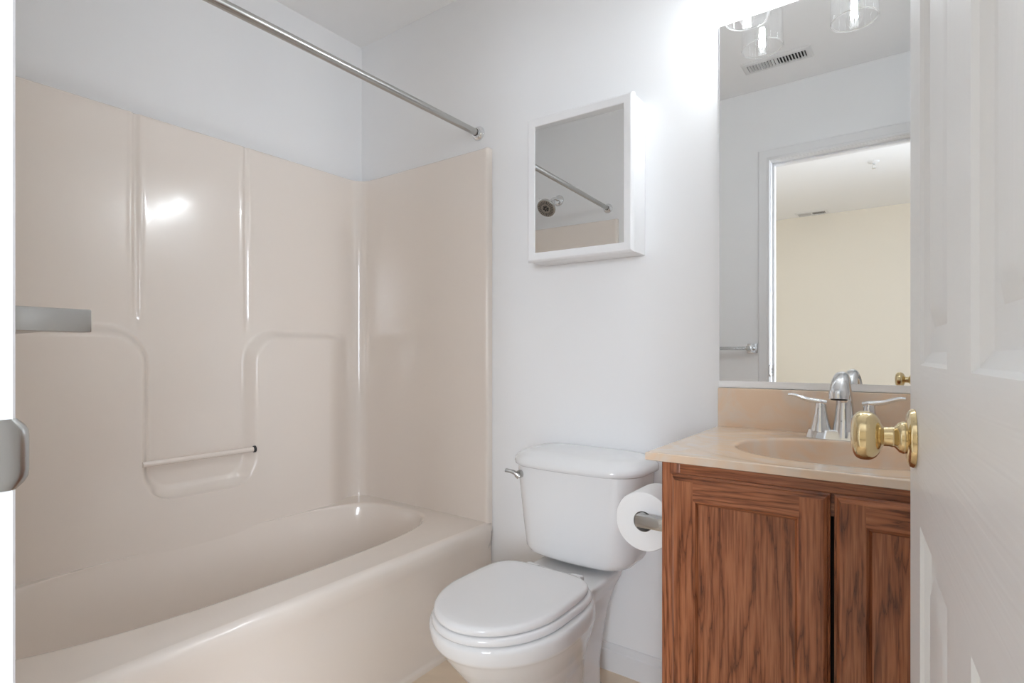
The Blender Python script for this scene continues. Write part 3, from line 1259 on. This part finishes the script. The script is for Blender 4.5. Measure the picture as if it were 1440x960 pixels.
bm = B()
secs = [tank_ring(hw, -.022, yf, .020, rf, z) for z, hw, yf, rf in (
    (.386, .130, -.135, .05), (.3875, .150, -.155, .055), (.392, .165, -.168, .055), (.400, .176, -.176, .055), (.413, .185, -.181, .055), (.43, .190, -.184, .066), (.46, .1945, -.186, .068),
    (.52, .201, -.190, .070), (.60, .2085, -.194, .070), (.672, .2145, -.198, .070))]
loft(bm, secs)
obj('tank', bm, M_PORC, to, angle=60)
bm = B()
secs = [tank_ring(hw, -.014, yf, .024, rf, z) for z, hw, yf, rf in (
    (.6725, .210, -.194, .075), (.6735, .219, -.204, .084), (.678, .2245, -.2105, .088), (.686, .226, -.212, .088), (.696, .2235, -.210, .088), (.706, .216, -.203, .085), (.714, .203, -.192, .078), (.719, .186, -.176, .070), (.722, .160, -.152, .06), (.7235, .12, -.12, .04))]
loft(bm, secs)
obj('tank_lid', bm, M_PORC, to, angle=60)
# flush lever
LXv, LYv, LZv = TCX - .168, -.206, .646
bm = B(); lathe(bm, [(.0125, -.004), (.0125, .006), (.010, .012), (.004, .013)], axis_matrix((LXv, LYv, LZv), (0, -1, 0)), 20)
fl = obj('flush_lever', bm, M_NICKEL, to, label='brushed nickel flush lever')
bm = B()
tube(bm, arc_pts([(LXv + .007, LYv - .013, LZv - .006), (LXv, LYv - .016, LZv), (LXv - .010, LYv - .019, LZv + .007), (LXv - .022, LYv - .023, LZv + .0105), (LXv - .036, LYv - .028, LZv + .0125)], 6),
     [(.009, .009)] * 3 + [(.0095, .0085)] * 5 + [(.0105, .0055)] * 17, 14, shape=.6)
obj('lever_arm', bm, M_NICKEL, fl)

# ---------------------------------------------------------------- toilet paper and holder
PX, PZ, PY0, PY1 = 1.560, .656, -.455, -.350
roll = thing('toilet_paper_roll', 'white toilet paper roll on the nickel holder beside the vanity', 'toilet paper', (PX, (PY0 + PY1) / 2, PZ - .068))
bm = B()
MR = axis_matrix((PX, PY1, PZ), (0, -1, 0))
Lr = PY1 - PY0
lathe(bm, [(.0235, .001), (.0665, .001), (.068, .003), (.068, Lr - .004), (.0665, Lr - .0008), (.0640, Lr), (.0235, Lr - .001), (.0235, .001)], MR, 56, cap=False)
obj('tissue', bm, M_PAPER, roll, angle=35)
bm = B(); lathe(bm, [(.0225, .0005), (.0235, .0005), (.0235, Lr - .001), (.0225, Lr - .001), (.0225, .0005)], MR, 40, cap=False)
obj('core', bm, M_CARD, roll)
hl = thing('toilet_paper_holder', 'brushed nickel square-armed toilet paper holder fixed to the vanity side', 'toilet paper holder', (VX0, -.478, PZ))
bm = B(); box(bm, VX0 - .0075, VX0 - .0005, -.502, -.456, PZ - .023, PZ + .023, .0015)
obj('wall_plate', bm, M_NICKEL, hl)
bm = B(); box(bm, PX - .005, VX0 - .007, -.4890, -.4670, PZ - .0135, PZ + .0125, .0015)
obj('post', bm, M_NICKEL, hl)
bm = B(); tube(bm, [(PX, -.469, PZ), (PX, PY1 + .012, PZ)], .0125, 24)
obj('bar', bm, M_NICKEL, hl)
# the roll hangs on the bar: lower it so that the core rests there
roll.location.z -= .0097

# ---------------------------------------------------------------- towel bar beside the door
TBZ = 1.062
tw = thing('towel_bar', 'square brushed metal towel bar on the wall beside the door frame', 'towel bar', (1.10, YF, TBZ))
bm = B(); box(bm, .905, 1.345, YF + .060, YF + .078, TBZ - .009, TBZ + .009, .001)
obj('bar', bm, M_NICKEL, tw)
for x in (1.354, .895):
    bm = B(); box(bm, x - .025, x + .025, YF + .0005, YF + .008, TBZ - .025, TBZ + .025, .0015)
    obj('wall_plate', bm, M_CHROME, tw)
    bm = B(); box(bm, x - .0125, x + .0125, YF + .008, YF + .0905, TBZ - .0118, TBZ + .0118, .0012)
    obj('post', bm, M_NICKEL, tw)


# ---------------------------------------------------------------- ceiling vents
def vent(name, label, x0, x1, y0, y1, n):
    v = thing(name, label, 'vent', ((x0 + x1) / 2, (y0 + y1) / 2, H))
    mx, my = .032, .024
    bm = B()
    secs = []
    for ins, z in ((0, H - .0005), (0, H - .003), (.006, H - .007), (mx if False else .024, H - .008), (.024, H - .002)):
        secs.append([Vector((x0 + ins, y0 + ins, z)), Vector((x1 - ins, y0 + ins, z)), Vector((x1 - ins, y1 - ins, z)), Vector((x0 + ins, y1 - ins, z))])
    loft(bm, secs, cap=False)
    xm = (x0 + x1) / 2
    box(bm, xm - .006, xm + .006, y0 + .024, y1 - .024, H - .008, H - .003)
    obj('frame', bm, M_VENT, v, angle=20)
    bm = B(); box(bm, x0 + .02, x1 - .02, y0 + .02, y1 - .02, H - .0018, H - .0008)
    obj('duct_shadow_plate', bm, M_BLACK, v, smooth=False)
    for s in (-1, 1):
        xa, xb = (x0 + .026, xm - .008) if s < 0 else (xm + .008, x1 - .026)
        for i in range(n):
            xc = lerp(xa, xb, (i + .5) / n)
            bm = B()
            box(bm, -.0014, .0014, y0 + .024, y1 - .024, -.0055, .0055, M=Matrix.Translation((xc, 0, H - .0072)) @ Matrix.Rotation(radians(-38 * s), 4, 'Y'))
            obj('louver', bm, M_VENT, v, smooth=False)
    return v


vent('ceiling_vent', 'white louvered vent register on the bathroom ceiling near the doorway', 1.372, 1.676, -1.312, -1.196, 9)
vent('ceiling_vent', 'white louvered vent register on the bedroom ceiling by the beige wall', 1.085, 1.370, -4.66, -4.50, 8)

# ---------------------------------------------------------------- bedroom sprinkler and lamp
sk = thing('fire_sprinkler', 'small white fire sprinkler hanging from the bedroom ceiling', 'sprinkler', (1.817, -3.19, H))
bm = B(); lathe(bm, [(.036, -.0005), (.036, -.003), (.028, -.009), (.014, -.010)], Matrix.Translation((1.817, -3.19, H)), 28)
obj('escutcheon', bm, M_VENT, sk)
bm = B()
lathe(bm, [(.010, -.009), (.010, -.022), (.006, -.024)], Matrix.Translation((1.817, -3.19, H)), 16)
for s in (-1, 1):
    tube(bm, [(1.817 + s * .006, -3.19, H - .022), (1.817 + s * .011, -3.19, H - .034), (1.817 + s * .003, -3.19, H - .047)], .002, 8)
obj('frame_arms', bm, M_STEEL, sk)
bm = B(); lathe(bm, [(.003, -.045), (.014, -.048), (.014, -.0495), (.002, -.050)], Matrix.Translation((1.817, -3.19, H)), 16)
obj('deflector', bm, M_STEEL, sk)

# ---------------------------------------------------------------- bathroom door, hinged on the right jamb
DW, DT, DHT = .700, .035, 2.030
HXp, HYp = 2.1115, -1.532
AX = math.atan2(.820, -.055)      # direction from hinge to lock edge in plan
# local frame: x from hinge to lock edge along the left face, y away from the left face into the slab, z up
ddir = Vector((-.0783, 1.0, 0)).normalized()
rot = math.atan2(ddir.y, ddir.x)
door = bpy.data.objects.new('door_1', None)
link(door, None, (HXp, HYp + .004, .010), rot)
door['kind'] = 'structure'
door['label'] = 'white six-panel door standing open at the right with brass knob'
# local +y is to the left of ddir; the slab lies on the right, so y runs from 0 to -DT
panels = []
for xa, xb in ((.110, .302), (.398, .590)):
    for za, zb in ((.215, .840), (1.006, 1.600), (1.690, 1.905)):
        panels.append((xa, xb, za, zb))


def slab(bm):
    for side, y0, sg in ((0, 0.0, -1), (1, -DT, 1)):
        xs = sorted({0, DW} | {p[0] for p in panels} | {p[1] for p in panels})
        zs_ = sorted({0, DHT} | {p[2] for p in panels} | {p[3] for p in panels})
        V = {}

        def vert(x, z):
            k_ = (round(x, 5), round(z, 5))
            if k_ not in V:
                V[k_] = bm.verts.new((x, y0, z))
            return V[k_]
        for xa, xb in zip(xs, xs[1:]):
            for za, zb in zip(zs_, zs_[1:]):
                ispan = any(abs(p[0] - xa) < 1e-6 and abs(p[2] - za) < 1e-6 for p in panels)
                ring = [vert(xa, za), vert(xb, za), vert(xb, zb), vert(xa, zb)]
                if not ispan:
                    f = bm.faces.new(ring)
                    rail = any(abs(p[0] - xa) < 1e-6 for p in panels)
                    f.material_index = 1 if (rail or (.84 < (za + zb) / 2 < 1.0)) else 0
                else:
                    prev = ring
                    for ins, dep in ((.003, .0035), (.008, .0055), (.013, .0085), (.030, .0090), (.037, .0085), (.052, .0035), (.056, .003)):
                        cur = [bm.verts.new((x, y0 + sg * dep, z)) for x, z in ((xa + ins, za + ins), (xb - ins, za + ins), (xb - ins, zb - ins), (xa + ins, zb - ins))]
                        for i in range(4):
                            bm.faces.new((prev[i], prev[(i + 1) % 4], cur[(i + 1) % 4], cur[i]))
                        prev = cur
                    bm.faces.new(prev)
    # edges
    c = [(0, 0), (DW, 0), (DW, DHT), (0, DHT)]
    for (xa, za), (xb, zb) in zip(c, c[1:] + c[:1]):
        pass
    for (x0, x1, z0, z1) in ((0, 0, 0, DHT), (DW, DW, 0, DHT), (0, DW, 0, 0), (0, DW, DHT, DHT)):
        bm.faces.new([bm.verts.new(p) for p in ((x0, 0, z0), (x1, 0, z1), (x1, -DT, z1), (x0, -DT, z0))])


bm = B(); slab(bm)
bmesh.ops.remove_doubles(bm, verts=bm.verts[:], dist=1e-5)
obj('door_panel', bm, [M_DOOR_V, M_DOOR_H], door, local=True, angle=12)
KX, KZ = DW - .060, .924
AXL = .87
for sg, y0 in ((1, 0.0), (-1, -DT)):
    Mk = Matrix.Translation((KX, y0, KZ)) @ Matrix.Rotation(radians(-90 * sg), 4, 'X') @ Matrix.Diagonal((1, 1, AXL, 1))
    bm = B(); lathe(bm, [(.0325, 0.0004), (.0325, .003), (.0310, .0065), (.026, .009), (.020, .0098), (.0175, .0105)], Mk, 40)
    ro = obj('knob_rosette', bm, M_BRASS, door, local=True)
    bm = B()
    kp = [(.0175, .0100), (.0180, .013), (.0165, .017), (.0135, .020), (.0112, .0225), (.0115, .0245), (.0108, .0270), (.0108, .0335)]
    for i in range(1, 25):
        t = -1 + 2 * i / 24
        t = math.copysign(1 - (1 - abs(t)) ** 1.6, t)
        e = 2.2 if t < 0 else 3.0
        r = .0280 * (1 - abs(t) ** e) ** (1 / e)
        if r < .0108 and t < 0:
            continue
        kp.append((max(r, .001), .0530 + .0195 * t if t < 0 else .0530 + .0175 * t))
    lathe(bm, kp, Mk, 56)
    obj('door_knob', bm, M_BRASS, door, local=True)
bm = B(); box(bm, DW - .0002, DW + .0012, -DT / 2 - .0125, -DT / 2 + .0125, KZ - .028, KZ + .028, .0004, 1)
lp = obj('latch_plate', bm, M_BRASS, door, local=True)
bm = B(); box(bm, DW + .001, DW + .010, -DT / 2 - .006, -DT / 2 + .006, KZ - .008, KZ + .008, .002)
obj('latch_bolt', bm, M_BRASS, lp, local=True)
for z in (.25, 1.02, 1.80):
    bm = B(); tube(bm, [(-.006, -DT - .002, z - .044), (-.006, -DT - .002, z + .044)], .005, 14)
    obj('hinge', bm, M_NICKEL, door, local=True)
